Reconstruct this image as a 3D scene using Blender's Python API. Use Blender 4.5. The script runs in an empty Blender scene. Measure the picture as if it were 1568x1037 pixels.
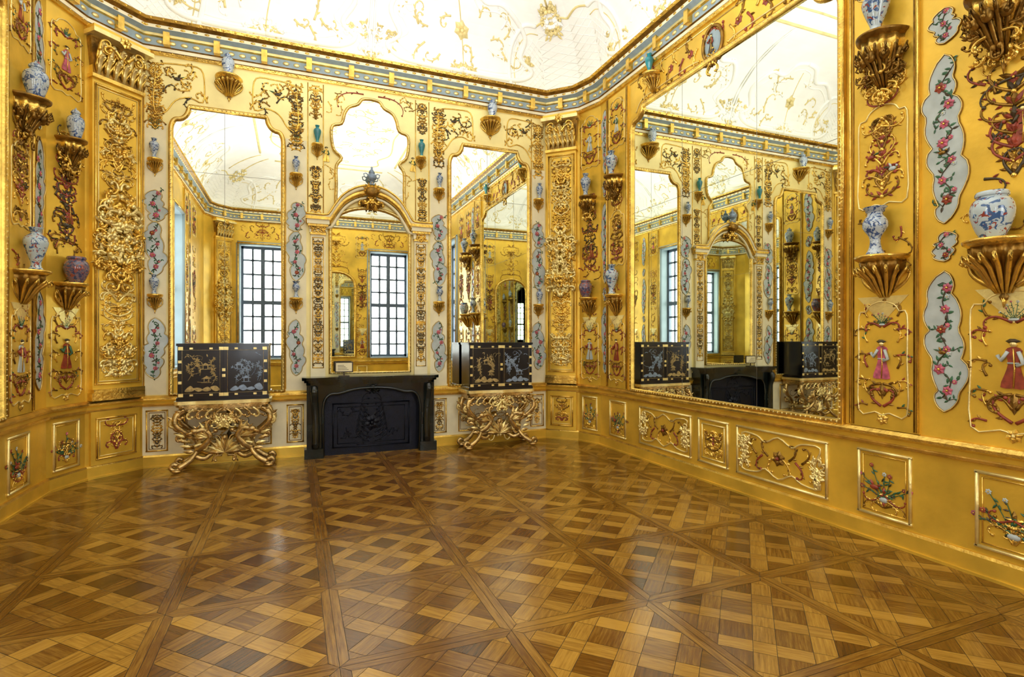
import bpy, math, random
from mathutils import Vector
pi=math.pi
sc=bpy.context.scene
# ------------------------------------------------------------------ materials
def newmat(name):
    m=bpy.data.materials.new(name); m.use_nodes=True
    nt=m.node_tree; b=nt.nodes['Principled BSDF']; return m,nt,b
def mat(name,col,rough=.5,metal=0.,ns=6.,amt=.15,bump=0.,bs=60.,coat=0.,col2=None):
    m,nt,b=newmat(name)
    tc=nt.nodes.new('ShaderNodeTexCoord')
    n=nt.nodes.new('ShaderNodeTexNoise'); n.inputs['Scale'].default_value=ns; n.inputs['Detail'].default_value=4
    nt.links.new(tc.outputs['Object'],n.inputs['Vector'])
    r=nt.nodes.new('ShaderNodeValToRGB'); r.color_ramp.elements[0].position=.32; r.color_ramp.elements[1].position=.68
    c2=col2 or tuple(min(1,c*(1+amt)) for c in col)
    r.color_ramp.elements[0].color=tuple(c*(1-amt) for c in col)+(1,)
    r.color_ramp.elements[1].color=tuple(c2)+(1,)
    nt.links.new(n.outputs['Fac'],r.inputs['Fac']); nt.links.new(r.outputs['Color'],b.inputs['Base Color'])
    b.inputs['Roughness'].default_value=rough; b.inputs['Metallic'].default_value=metal
    if coat: b.inputs['Coat Weight'].default_value=coat; b.inputs['Coat Roughness'].default_value=.08
    if bump:
        n2=nt.nodes.new('ShaderNodeTexNoise'); n2.inputs['Scale'].default_value=bs; n2.inputs['Detail'].default_value=3
        nt.links.new(tc.outputs['Object'],n2.inputs['Vector'])
        bp=nt.nodes.new('ShaderNodeBump'); bp.inputs['Strength'].default_value=bump; bp.inputs['Distance'].default_value=.01
        nt.links.new(n2.outputs['Fac'],bp.inputs['Height']); nt.links.new(bp.outputs['Normal'],b.inputs['Normal'])
    return m
GOLD=mat('gilding',(.80,.52,.11),.24,.82,9,.3,.3,40)
GOLDP=mat('pale_gilding',(.92,.73,.31),.28,.6,9,.18,.25,40)
BRONZE=mat('dark_gilding',(.27,.145,.025),.32,.75,14,.45,.3,50)
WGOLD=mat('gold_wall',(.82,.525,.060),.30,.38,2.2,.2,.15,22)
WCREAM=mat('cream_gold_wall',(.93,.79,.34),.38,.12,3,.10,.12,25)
RED=mat('red_lacquer_inlay',(.28,.045,.02),.4,0,20,.4)
GREEN=mat('green_inlay',(.03,.12,.05),.4,0,20,.4)
BLACK=mat('black_inlay',(.05,.032,.01),.4,0,20,.3)
BLUEI=mat('grey_blue_inlay',(.47,.535,.53),.22,0,8,.12)
PINK=mat('pink_flower_inlay',(.48,.10,.16),.4,0,25,.45)
CEIL=mat('stucco_white',(.89,.89,.85),.7,0,4,.03,.05,30)
STUC=mat('gilt_stucco',(.72,.60,.27),.5,.1,8,.15)
BLUEF=mat('blue_frieze',(.27,.35,.38),.5,0,12,.12)
CREAM=mat('cream_paint',(.87,.80,.54),.45,0,5,.08)
MARB=mat('dark_green_marble',(.004,.007,.008),.16,0,5,.4,0,60,.15,(.014,.022,.022))
IRON=mat('blued_iron',(.004,.006,.016),.4,.5,12,.4,.3,60)
LACQ=mat('black_lacquer',(.003,.004,.010),.22,0,6,.3,0,60,.15)
SILV=mat('silver_lacquer',(.24,.32,.44),.4,.3,20,.3)
BACKLITP=mat('window_paint_backlit',(.10,.14,.21),.4,0,5,.04)  # white frame paint, darkened so the colour carries its backlit shade
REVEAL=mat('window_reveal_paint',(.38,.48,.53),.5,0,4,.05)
SEAM=mat('mirror_seam',(.25,.24,.2),.4,.5,5,.1)
TEAL=mat('turquoise_glaze',(.015,.25,.30),.12,0,9,.3,0,60,.5)
m,nt,b=newmat('mirror_glass'); MIRR=m
b.inputs['Base Color'].default_value=(.84,.87,.79,1); b.inputs['Metallic'].default_value=1; b.inputs['Roughness'].default_value=.01
def porcelain(name,base,c1,c2,s1=16,s2=22,t1=.54,t2=.60):
    m,nt,b=newmat(name); tc=nt.nodes.new('ShaderNodeTexCoord')
    cur=None
    for (c,s,t,off) in ((c1,s1,t1,0.),(c2,s2,t2,3.7)):
        mp=nt.nodes.new('ShaderNodeMapping'); mp.inputs['Location'].default_value=(off,off,off)
        n=nt.nodes.new('ShaderNodeTexNoise'); n.inputs['Scale'].default_value=s; n.inputs['Detail'].default_value=3
        n.inputs['Distortion'].default_value=1.2
        nt.links.new(tc.outputs['Object'],mp.inputs['Vector']); nt.links.new(mp.outputs['Vector'],n.inputs['Vector'])
        r=nt.nodes.new('ShaderNodeValToRGB'); r.color_ramp.elements[0].position=t; r.color_ramp.elements[1].position=t+.03
        nt.links.new(n.outputs['Fac'],r.inputs['Fac'])
        mx=nt.nodes.new('ShaderNodeMixRGB'); nt.links.new(r.outputs['Color'],mx.inputs['Fac'])
        if cur is None: mx.inputs['Color1'].default_value=base+(1,)
        else: nt.links.new(cur,mx.inputs['Color1'])
        mx.inputs['Color2'].default_value=c+(1,); cur=mx.outputs['Color']
    nt.links.new(cur,b.inputs['Base Color'])
    b.inputs['Roughness'].default_value=.12; b.inputs['Coat Weight'].default_value=.5
    return m
PORB=porcelain('blue_white_porcelain',(.47,.55,.61),(.04,.09,.24),(.10,.18,.36),24,34,.53,.59)
PORC=porcelain('polychrome_porcelain',(.47,.57,.61),(.04,.11,.27),(.28,.05,.035),18,22,.54,.60)
PORV=porcelain('dark_imari_porcelain',(.20,.14,.18),(.04,.06,.15),(.30,.07,.05),30,24,.5,.55)
# parquet
m,nt,b=newmat('oak_parquet'); PARQ=m
at=nt.nodes.new('ShaderNodeAttribute'); at.attribute_name='tone'
uv=nt.nodes.new('ShaderNodeUVMap'); uv.uv_map='UVMap'
mp=nt.nodes.new('ShaderNodeMapping'); mp.inputs['Scale'].default_value=(3,45,1)
nt.links.new(uv.outputs['UV'],mp.inputs['Vector'])
n=nt.nodes.new('ShaderNodeTexNoise'); n.inputs['Scale'].default_value=1.5; n.inputs['Detail'].default_value=6; n.inputs['Roughness'].default_value=.7
nt.links.new(mp.outputs['Vector'],n.inputs['Vector'])
ad=nt.nodes.new('ShaderNodeMath'); ad.operation='MULTIPLY_ADD'; ad.inputs[1].default_value=.8
nt.links.new(n.outputs['Fac'],ad.inputs[0])
sp=nt.nodes.new('ShaderNodeSeparateColor'); nt.links.new(at.outputs['Color'],sp.inputs['Color'])
tcf=nt.nodes.new('ShaderNodeTexCoord')
nl=nt.nodes.new('ShaderNodeTexNoise'); nl.inputs['Scale'].default_value=1.1; nl.inputs['Detail'].default_value=4; nt.links.new(tcf.outputs['Object'],nl.inputs['Vector'])
a2=nt.nodes.new('ShaderNodeMath'); a2.operation='MULTIPLY_ADD'; a2.inputs[1].default_value=.5
nt.links.new(nl.outputs['Fac'],a2.inputs[0]); nt.links.new(sp.outputs['Red'],a2.inputs[2])
a3=nt.nodes.new('ShaderNodeMath'); a3.operation='SUBTRACT'; a3.inputs[1].default_value=.36; nt.links.new(a2.outputs[0],a3.inputs[0])
nt.links.new(a3.outputs[0],ad.inputs[2])
r=nt.nodes.new('ShaderNodeValToRGB'); e=r.color_ramp.elements
e[0].position=.24; e[0].color=(.020,.006,.001,1); e[1].position=1.; e[1].color=(.44,.235,.036,1)
x=e.new(.62); x.color=(.150,.058,.006,1)
nt.links.new(ad.outputs[0],r.inputs['Fac']); nt.links.new(r.outputs['Color'],b.inputs['Base Color'])
n3=nt.nodes.new('ShaderNodeTexNoise'); n3.inputs['Scale'].default_value=2.5; n3.inputs['Detail'].default_value=4
mr=nt.nodes.new('ShaderNodeMapRange'); mr.inputs['To Min'].default_value=.08; mr.inputs['To Max'].default_value=.22
nt.links.new(n3.outputs['Fac'],mr.inputs['Value']); nt.links.new(mr.outputs['Result'],b.inputs['Roughness'])
bp=nt.nodes.new('ShaderNodeBump'); bp.inputs['Strength'].default_value=.12; bp.inputs['Distance'].default_value=.004
nt.links.new(n.outputs['Fac'],bp.inputs['Height']); nt.links.new(bp.outputs['Normal'],b.inputs['Normal'])
FLBASE=mat('parquet_joint',(.010,.005,.002),.5)
m=bpy.data.materials.new('window_glass'); m.use_nodes=True; nt=m.node_tree; nt.nodes.clear(); WGL=m
o=nt.nodes.new('ShaderNodeOutputMaterial'); mx=nt.nodes.new('ShaderNodeMixShader'); t=nt.nodes.new('ShaderNodeBsdfTransparent'); g=nt.nodes.new('ShaderNodeBsdfGlossy')
g.inputs['Roughness'].default_value=.02; mx.inputs[0].default_value=.06
nt.links.new(t.outputs[0],mx.inputs[1]); nt.links.new(g.outputs[0],mx.inputs[2]); nt.links.new(mx.outputs[0],o.inputs[0])

ORN=[GOLD,RED,GREEN,BLACK,BLUEI,PINK,BRONZE,GOLDP]   # ornament slots
# ------------------------------------------------------------------ geometry helpers
Z=Vector((0,0,1))
class Fr:
    def __init__(s,o,U):
        s.o=Vector((o[0],o[1],0)); s.U=Vector((U[0],U[1],0)).normalized(); s.N=Vector((s.U.y,-s.U.x,0))
    def P(s,u,v,d=0): return s.o+s.U*u+Z*v+s.N*d
    def Nat(s,u,v): return s.N
    def sh(s,d): p=s.P(0,0,d); return Fr((p.x,p.y),s.U)
class MB:
    def __init__(s): s.v=[];s.f=[];s.m=[];s.s=[]
    def add(s,vs,fs,mi=0,sm=True):
        k=len(s.v); s.v.extend(vs)
        for f in fs: s.f.append([i+k for i in f]); s.m.append(mi); s.s.append(sm)
    def tube(s,pts,rad,mi=0,seg=6,N=Z,flat=1.,closed=False):
        n=len(pts)
        if not isinstance(rad,(list,tuple)): rad=[rad]*n
        vs=[];fs=[]
        for i in range(n):
            a=pts[(i-1)%n] if (closed or i>0) else pts[0]; c=pts[(i+1)%n] if (closed or i<n-1) else pts[-1]
            T=(c-a); T=T.normalized() if T.length>1e-9 else Vector((1,0,0))
            Nn=N[i] if isinstance(N,list) else N
            S=T.cross(Nn)
            if S.length<1e-3: S=T.cross(Vector((.3,.9,.2)))
            S.normalize(); B=S.cross(T)
            for j in range(seg):
                q=2*pi*j/seg; vs.append(pts[i]+S*(math.cos(q)*rad[i])+B*(math.sin(q)*rad[i]*flat))
        m=n if closed else n-1
        for i in range(m):
            for j in range(seg):
                a=i*seg+j;b2=i*seg+(j+1)%seg;c=((i+1)%n)*seg+(j+1)%seg;d=((i+1)%n)*seg+j
                fs.append((a,b2,c,d))
        if not closed:
            fs.append(tuple(range(seg))[::-1]); fs.append(tuple((n-1)*seg+j for j in range(seg)))
        s.add(vs,fs,mi)
    def ell(s,c,r,mi=0,seg=8,ring=5,ax=None):
        A=ax or (Vector((1,0,0)),Vector((0,1,0)),Z)
        if not isinstance(r,(list,tuple)): r=(r,r,r)
        vs=[c-A[2]*r[2]];fs=[]
        for i in range(1,ring):
            ph=-pi/2+pi*i/ring
            for j in range(seg):
                q=2*pi*j/seg
                vs.append(c+A[0]*(r[0]*math.cos(ph)*math.cos(q))+A[1]*(r[1]*math.cos(ph)*math.sin(q))+A[2]*(r[2]*math.sin(ph)))
        vs.append(c+A[2]*r[2])
        for j in range(seg):
            fs.append((0,1+(j+1)%seg,1+j)); L=1+(ring-2)*seg; fs.append((L+j,L+(j+1)%seg,len(vs)-1))
        for i in range(ring-2):
            for j in range(seg):
                a=1+i*seg+j;b2=1+i*seg+(j+1)%seg; fs.append((a,b2,b2+seg,a+seg))
        s.add(vs,fs,mi)
    def prism(s,p2,F,d0,d1,mi=0):
        n=len(p2); vs=[F.P(u,v,d0) for u,v in p2]+[F.P(u,v,d1) for u,v in p2]
        fs=[tuple(range(n,2*n)),tuple(range(n))[::-1]]+[(i,(i+1)%n,(i+1)%n+n,i+n) for i in range(n)]
        s.add(vs,fs,mi,False)
    def plan(s,p2,F,v0,v1,mi=0):
        n=len(p2); vs=[F.P(u,v0,d) for u,d in p2]+[F.P(u,v1,d) for u,d in p2]
        fs=[tuple(range(n,2*n)),tuple(range(n))[::-1]]+[(i,(i+1)%n,(i+1)%n+n,i+n) for i in range(n)]
        s.add(vs,fs,mi,False)
    def box(s,F,u0,u1,v0,v1,d0,d1,mi=0): s.prism([(u0,v0),(u1,v0),(u1,v1),(u0,v1)],F,d0,d1,mi)
    def lathe(s,c,prof,mi=0,seg=24,flute=0,nf=0):
        vs=[];fs=[]
        for r,z in prof:
            for j in range(seg):
                q=2*pi*j/seg; rr=r*(1+flute*math.cos(nf*q)); vs.append(c+Vector((rr*math.cos(q),rr*math.sin(q),z)))
        for i in range(len(prof)-1):
            for j in range(seg):
                a=i*seg+j;b2=i*seg+(j+1)%seg; fs.append((a,b2,b2+seg,a+seg))
        fs.append(tuple(range(seg))[::-1]); fs.append(tuple((len(prof)-1)*seg+j for j in range(seg)))
        s.add(vs,fs,mi)
    def hlathe(s,F,u,v,prof,ds,mi=0,seg=24,flute=0,nf=0):
        vs=[];fs=[]
        for r,z in prof:
            for j in range(seg+1):
                q=pi*j/seg; rr=r*(1+flute*math.cos(nf*q)); vs.append(F.P(u+rr*math.cos(q),v+z,rr*math.sin(q)*ds))
        n=seg+1
        for i in range(len(prof)-1):
            for j in range(seg):
                a=i*n+j; fs.append((a,a+1,a+1+n,a+n))
        fs.append(tuple(range(n))[::-1]); fs.append(tuple((len(prof)-1)*n+j for j in range(n)))
        s.add(vs,fs,mi)
    def obj(s,name,mats,parent=None):
        me=bpy.data.meshes.new(name)
        xs=[v.x for v in s.v];ys=[v.y for v in s.v];zs=[v.z for v in s.v]
        c=Vector(((min(xs)+max(xs))/2,(min(ys)+max(ys))/2,min(zs)))
        me.from_pydata([tuple(v-c) for v in s.v],[],s.f)
        for mm in mats: me.materials.append(mm)
        me.polygons.foreach_set('material_index',s.m); me.polygons.foreach_set('use_smooth',s.s)
        me.update()
        ob=bpy.data.objects.new(name,me); ob.location=c; sc.collection.objects.link(ob)
        if parent: ob.parent=parent
        return ob
# relief motifs ------------------------------------------------------
def leafm(mb,F,u,v,a,L,W,mi=0,d=.003,h=None):
    h=h if h is not None else W*.5
    ca,sa=math.cos(a),math.sin(a)
    q=lambda x,y,dd:F.P(u+ca*x-sa*y,v+sa*x+ca*y,dd)
    mb.add([q(0,0,d),q(L*.28,W*.42,d),q(L*.62,W*.40,d),q(L,0,d),q(L*.62,-W*.40,d),q(L*.28,-W*.42,d),q(L*.45,0,d+h)],[(0,6,1),(1,6,2),(2,6,3),(3,6,4),(4,6,5),(5,6,0)],mi,False)
def scroll(mb,F,u,v,a,L,turn,r,mi=0,n=11,d=.004,end=True,flat=.8,leaf=None):
    st=L/n; pts=[];Ns=[];rs=[]
    for i in range(n+1):
        t=i/n; pts.append(F.P(u,v,d)); Ns.append(F.Nat(u,v)); rs.append(r*(1.2-.7*t))
        if leaf is not None and i in (2,4,6,8):
            s_=(-1 if turn>0 else 1)*(1 if i in(2,6) else -.8)
            k=1-.06*i
            leafm(mb,F,u,v,a+s_*.75,r*6*k,r*2.6*k,leaf,d)
        u+=math.cos(a)*st; v+=math.sin(a)*st; a+=turn*2.2*(t**1.2)/n
    mb.tube(pts,rs,mi,5,Ns,flat)
    if end: mb.ell(pts[-1],r*1.4,mi,6,4)
def flower(mb,F,u,v,r,mi=5,cm=0,d=.004,n=6):
    for i in range(n): leafm(mb,F,u,v,2*pi*i/n+.3,r,r*.95,mi,d,r*.2)
    mb.ell(F.P(u,v,d+r*.2),r*.24,cm,6,4)
def arab(mb,F,uc,v0,v1,hw,rng,cols=(0,0,0,1),r=.0065,dens=1.,leaf=0):
    v=v0+hw*.15
    while v<v1-hw*.25:
        a=rng.uniform(-.1,1.2) if v+hw*.9<v1 else rng.uniform(-.9,.1)
        if v-hw*.5<v0: a=abs(a)
        L=hw*rng.uniform(1.15,1.55); tr=rng.uniform(2.6,5.2)*rng.choice((1,1,-1)); mi=rng.choice(cols); lf=rng.choice(cols) if leaf is None else leaf
        for sg in (1,-1):
            scroll(mb,F,uc+sg*.004,v,a if sg>0 else pi-a,L,tr*sg,r,mi,leaf=lf)
            leafm(mb,F,uc,v,(a+.6) if sg>0 else pi-a-.6,hw*.45,hw*.18,lf)
        k=rng.random()
        if k<.3: flower(mb,F,uc,v,hw*.18,rng.choice((cols[-1],5 if 1 in cols else 0,0)))
        elif k<.6: mb.ell(F.P(uc,v,.004),(r*1.8),0,6,4)
        else: leafm(mb,F,uc,v,pi/2,hw*.45,hw*.24,rng.choice(cols))
        v+=hw*.5/dens
def fill(mb,F,u0,u1,v0,v1,n,rng,cols=(0,1,3),r=.006):
    for i in range(n):
        u=rng.uniform(u0,u1);v=rng.uniform(v0,v1); L=rng.uniform(.10,.22)
        scroll(mb,F,u,v,rng.uniform(0,6.28),L,rng.choice((-1,1))*rng.uniform(2.5,5),r,rng.choice(cols),n=9,leaf=rng.choice(cols))
def bouquet(mb,F,u,v,w,h,rng,fl=(5,1,4,1),lf=(2,2,3)):
    for k in range(7):
        a=pi/2+(k-3)*.32; L=h*rng.uniform(.55,.95)*(1-.06*abs(k-3)); n=7; x,y=u,v; aa=a; pp=[]
        cv=rng.uniform(-.5,.5)
        for i in range(n+1):
            pp.append((x,y)); x+=math.cos(aa)*L/n*(w/h*1.6 if w<h else 1); y+=math.sin(aa)*L/n; aa+=cv/n
        mb.tube([F.P(p,q,.005) for p,q in pp],.003,lf[0],4,F.N)
        for i,(p,q) in enumerate(pp[1:-1]): leafm(mb,F,p,q,rng.uniform(0,6.28),h*.13,h*.05,rng.choice(lf),.005)
        flower(mb,F,pp[-1][0],pp[-1][1],h*rng.uniform(.05,.075),rng.choice(fl),0,.006)
    mb.ell(F.P(u,v,.005),(w*.16,w*.06,h*.07),4,8,5,(F.U,F.N,Z))
def rect(mb,F,u0,u1,v0,v1,r,mi=0,d=.004):
    for a,b2 in (((u0-r,v0),(u1+r,v0)),((u1,v0),(u1,v1)),((u1+r,v1),(u0-r,v1)),((u0,v1),(u0,v0))):
        mb.tube([F.P(*a,d),F.P(*b2,d)],r,mi,6,F.N)
def fig(mb,F,u,v,h,c1=1,c2=4,d=.006):
    w=h*.22
    rb=smooth([(u-w,v),(u,v-.01*h),(u+w*.9,v),(u+w*.6,v+h*.3),(u+w*.4,v+h*.55),(u+w*.62,v+h*.76),(u+w*.2,v+h*.83),(u-w*.2,v+h*.83),(u-w*.62,v+h*.76),(u-w*.4,v+h*.5),(u-w*.7,v+h*.25)],2)
    mb.prism(rb,F,.001,d+.006,c1)
    mb.tube([F.P(u,v,d+.006),F.P(u+w*.1,v+h*.4,d+.008),F.P(u,v+h*.8,d+.006)],h*.02,0,4,F.N)
    mb.tube([F.P(u-w*.45,v+h*.5,d+.006),F.P(u+w*.45,v+h*.5,d+.006)],h*.02,c2,4,F.N)
    mb.ell(F.P(u,v+h*.89,d+.004),(h*.065),7,8,5); leafm(mb,F,u-w*.6,v+h*.95,0,w*1.2,h*.12,3,d+.008)
    mb.tube([F.P(u-w*.4,v+h*.74,d+.01),F.P(u-w*.9,v+h*.55,d+.014),F.P(u-w*1.2,v+h*.66,d+.01)],h*.04,c2,5,F.N)
    mb.tube([F.P(u+w*.4,v+h*.74,d+.01),F.P(u+w*.8,v+h*.5,d+.014),F.P(u+w*.3,v+h*.45,d+.012)],h*.04,c2,5,F.N)
def bird(mb,F,u,v,L,s=1,c=4):
    mb.ell(F.P(u,v,.008),(L*.3,L*.08,L*.16),c,8,5,(F.U,F.N,Z)); mb.ell(F.P(u+s*L*.32,v+L*.16,.008),(L*.1,L*.06,L*.1),c,6,4,(F.U,F.N,Z))
    a=0 if s<0 else pi
    leafm(mb,F,u,v+L*.05,a-.3*s,L*.8,L*.18,2); leafm(mb,F,u,v+L*.05,a+.25*s*-1,L*.65,L*.16,1); leafm(mb,F,u-s*L*.05,v+L*.1,pi/2+.5*s,L*.45,L*.22,c,.01)
def smooth(pts,k=5,closed=True):
    n=len(pts);o=[]
    for i in range(n if closed else n-1):
        g=lambda j:pts[j%n] if closed else pts[max(0,min(n-1,j))]
        p0,p1,p2,p3=g(i-1),g(i),g(i+1),g(i+2)
        for j in range(k):
            t=j/k
            o.append(tuple(.5*((2*p1[q])+(-p0[q]+p2[q])*t+(2*p0[q]-5*p1[q]+4*p2[q]-p3[q])*t*t+(-p0[q]+3*p1[q]-3*p2[q]+p3[q])*t**3) for q in range(len(p1))))
    if not closed:o.append(tuple(pts[-1]))
    return o
def cartouche(mb,F,u,v0,v1,w,rng):
    h=v1-v0; n=max(2,int(round(h/(w*2.6))))
    def side(ph):
        o=[]; m_=n*2 if n<3 else n+2
        cuts=[0]
        for i in range(m_): cuts.append(cuts[-1]+rng.uniform(.6,1.4))
        cuts=[c/cuts[-1] for c in cuts]
        for i in range(m_):
            t0,t1=cuts[i],cuts[i+1]; bw=.72+.14*((i+ph)%2)
            for j in range(6):
                s=j/6; t=t0+(t1-t0)*s; env=min(1,(math.sin(pi*min(max(t,.0),1)))**.45+.04)
                o.append((w*env*(bw+.28*math.sin(pi*s)),v0+h*t))
        return o
    sk=rng.choice((-1,1))*w*.22
    R=side(0);Lf=side(1)
    dx=lambda b2: sk*math.sin(2*pi*(b2-v0)/h*1.0)
    pts=[(u+a+dx(b2),b2) for a,b2 in R]+[(u+dx(v1),v1)]+[(u-a+dx(b2),b2) for a,b2 in Lf[::-1]]
    mb.prism(pts,F,0,.006,4)
    mb.tube([F.P(a,b2,.007) for a,b2 in pts],.0065,6,5,F.N,closed=True)
    mb.tube([F.P(a,b2,.011) for a,b2 in pts],.0035,7,5,F.N,closed=True)
    uu,vv=u-w*.1,v0+h*.10; P_=[]; s=1; nn=max(3,int(h/.13))
    for i in range(nn+1):
        P_.append((uu,vv)); uu=u+s*w*rng.uniform(.1,.4); vv+=h*.8/nn; s=-s
    P_=smooth(P_,4,False)
    mb.tube([F.P(a,b2,.009) for a,b2 in P_],.004,3,4,F.N)
    k0=min(w,h*.4)
    for i,(a,b2) in enumerate(P_):
        if i%4==0:
            a0=rng.uniform(0,6.28); tw=[(a,b2),(a+math.cos(a0)*k0*.35,b2+math.sin(a0)*k0*.35),(a+math.cos(a0+.4)*k0*.6,b2+math.sin(a0+.4)*k0*.6)]
            mb.tube([F.P(x_,y_,.008) for x_,y_ in tw],.0025,3,4,F.N)
            for x_,y_ in tw[1:]:
                for z_ in range(2): leafm(mb,F,x_,y_,rng.uniform(0,6.28),k0*.28,k0*.13,2,.008,.003)
        for z_ in range(2 if i%2 else 1): leafm(mb,F,a,b2,rng.uniform(0,6.28),k0*.38,k0*.17,rng.choice((2,2,2,3)),.008,.003)
        if i%5==2: flower(mb,F,a,b2,k0*rng.uniform(.24,.36),rng.choice((5,5,5,1)),0,.010)
        if i%7==4: flower(mb,F,a+k0*.2,b2,k0*.16,4 if i%2 else 5,7,.010)
    if h>.9: bird(mb,F.sh(.006),u-w*.1,v0+h*.42,w*.7,1,6)
def cluster(mb,F,u,v,w,h,rng,n=26,d=.02,r=.016,mis=(0,)):
    for i in range(n):
        t=rng.random();vv=v+h*(t-.5); uu=rng.uniform(0,w)*math.sqrt(max(.05,1-(2*t-1)**2)); mi=rng.choice(mis)
        a=rng.uniform(-1.5,1.5); L=rng.uniform(.08,.16)*(w/.16)**.5; tr=rng.uniform(3,5.5)*rng.choice((-1,1)); dd=rng.uniform(.3,1)*d
        for sg in (1,-1): scroll(mb,F,u+sg*uu*.7,vv,a if sg>0 else pi-a,L,tr*sg,r*rng.uniform(.6,1),mi,8,dd,flat=1.1,leaf=mi if i%2 else None)
        if i%3==0:
            for sg in (1,-1): mb.ell(F.P(u+sg*uu*.5,vv,dd),(r*1.4,r*1.4,r*1.8),mi,7,5)
# ------------------------------------------------------------------ room plan
poly=[(-1.74,7.92),(3.77,7.92),(4.17,7.52),(4.3,7.1),(4.3,-1.7),(4.17,-2.1),(3.77,-2.5),(-1.74,-2.5),(-2.2,-2.1),(-2.38,-1.7),(-2.38,7.0),(-2.19,7.47)]
NP=len(poly)
def seg(i):
    a=poly[i];b2=poly[(i+1)%NP]; return Fr(a,(b2[0]-a[0],b2[1]-a[1])), math.hypot(b2[0]-a[0],b2[1]-a[1])
SF=[seg(i)[0] for i in range(NP)]; SL=[seg(i)[1] for i in range(NP)]
def off(i,d):
    n1=SF[(i-1)%NP].N;n2=SF[i%NP].N; m_=(n1+n2)/(1+n1.dot(n2)); return Vector((poly[i%NP][0],poly[i%NP][1],0))+m_*d
def sweep(name,prof,mats,mis,segs=None):
    mb=MB(); segs=segs if segs is not None else range(NP)
    for i in segs:
        for k in range(len(prof)-1):
            d0,z0=prof[k];d1,z1=prof[k+1]
            mb.add([off(i,d0)+Z*z0,off(i+1,d0)+Z*z0,off(i+1,d1)+Z*z1,off(i,d1)+Z*z1],[(0,1,2,3)],mis[k],False)
    return mb.obj(name,mats)
WH=5.6
def wall(name,idx,mats,openings=None,th=.35):
    mb=MB()
    for i in idx:
        F=SF[i];L=SL[i]; ops=sorted((openings or {}).get(i,[])); u=-.1 if i in(0,3,6,9) else 0
        e_=L+(.1 if i in(0,3,6,9) else 0)
        for (a,b2,c,d) in ops:
            mb.box(F,u,a,0,WH,-th,0); mb.box(F,a,b2,0,c,-th,0); mb.box(F,a,b2,d,WH,-th,0); u=b2
        mb.box(F,u,e_,0,WH,-th,0)
    return mb.obj(name,mats)
WIN={6:[(.20,1.44,.98,4.45),(4.05,5.29,.98,4.45)],9:[(3.15,4.35,.98,4.45)],3:[(6.2,7.45,.98,4.45)]}  # east wall opening is an extra window, added for more light
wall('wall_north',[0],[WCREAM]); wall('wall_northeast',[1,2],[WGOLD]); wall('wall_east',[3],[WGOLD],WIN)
wall('wall_southeast',[4,5],[WGOLD]); wall('wall_south',[6],[WGOLD],WIN); wall('wall_southwest',[7,8],[WGOLD])
wall('wall_west',[9],[WGOLD],WIN); wall('wall_northwest',[10,11],[WGOLD])
sweep('baseboard_room',[(0,.15),(.02,.15),(.03,.13),(.03,.02),(.045,.02),(.045,0)],[CREAM,GOLD,WGOLD],[1,1,2,2,2])
sweep('trim_dado',[(0,.89),(.03,.885),(.055,.86),(.055,.84),(.03,.82),(.025,.79),(.035,.78),(.03,.76),(0,.75)],[GOLD,WGOLD],[0,0,0,1,1,0,0,0])
sweep('trim_cornice',[(0,5.13),(.03,5.13),(.045,5.16),(.03,5.18),(.03,5.22),(.05,5.23),(.05,5.33),(.08,5.34),(.08,5.37),(.15,5.40),(.15,5.44),(.20,5.47),(.22,5.50),(.0,5.52)],
      [GOLD,CREAM,BLUEF,GOLDP,BRONZE],[0,0,4,1,4,2,0,3,2,1,4,0,3])
mb=MB()
for i in range(NP):
    F=SF[i];L=SL[i]; n=int(L/.13)
    for k in range(n):
        u=(k+.5)*L/n
        mb.ell(F.P(u,5.28,.052),(.042,.018,.026),k%2 and 0 or 1,8,5,(F.U,F.N,Z))
        mb.ell(F.P(u,5.155,.045),(.012),0,6,4)
        mb.ell(F.P(u,5.42,.152),(.03,.012,.014),0,6,4,(F.U,F.N,Z))
        mb.ell(F.P(u+L/n/2,5.485,.21),(.014),0,6,4)
    n=max(1,int(L/.55))
    for k in range(n):
        u=(k+.5)*L/n; mb.box(F,u-.035,u+.035,5.23,5.40,.04,.12,0)
mb.obj('trim_cornice_ornament',[GOLD,GOLDP])
# ------------------------------------------------------------------ ceiling cove
CX,CY=.96,2.71; HX,HY=3.34,5.21; INS=1.55; CH=1.15; Z0=5.50
def cove(p,t):
    h=1-math.cos(t*pi/2); g=math.sin(t*pi/2)
    q=Vector((CX+(p.x-CX)*(HX-INS)/HX,CY+(p.y-CY)*(HY-INS)/HY,0)); r=Vector((p.x,p.y,0)).lerp(q,h); r.z=Z0+CH*g; return r
class CF:
    def __init__(s,i): s.F=SF[i]; s.N=s.F.N; s.L=SL[i]; s.U=s.F.U
    def Nat(s,u,v): t=v/1.9; return (s.F.N*math.cos(t*pi/2)-Z*math.sin(t*pi/2)).normalized()
    def P(s,u,v,d=0): return cove(s.F.P(u,0,0),v/1.9)+s.Nat(u,v)*d
mb=MB(); K=14
for i in range(NP):
    for k in range(K):
        a=Vector(poly[i]+(0,));b2=Vector(poly[(i+1)%NP]+(0,))
        mb.add([cove(a,k/K),cove(b2,k/K),cove(b2,(k+1)/K),cove(a,(k+1)/K)],[(0,1,2,3)],0,True)
mb.add([cove(Vector(p+(0,)),1) for p in poly],[tuple(range(NP))],0,False)
mb.obj('ceiling',[CEIL])
mb=MB(); rng=random.Random(5)
def line(F,pts,r=.018,mi=0,k=5):
    pp=smooth(pts,k,False); mb.tube([F.P(a,b2,0) for a,b2 in pp],r,mi,6,[F.Nat(a,b2) for a,b2 in pp])
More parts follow.
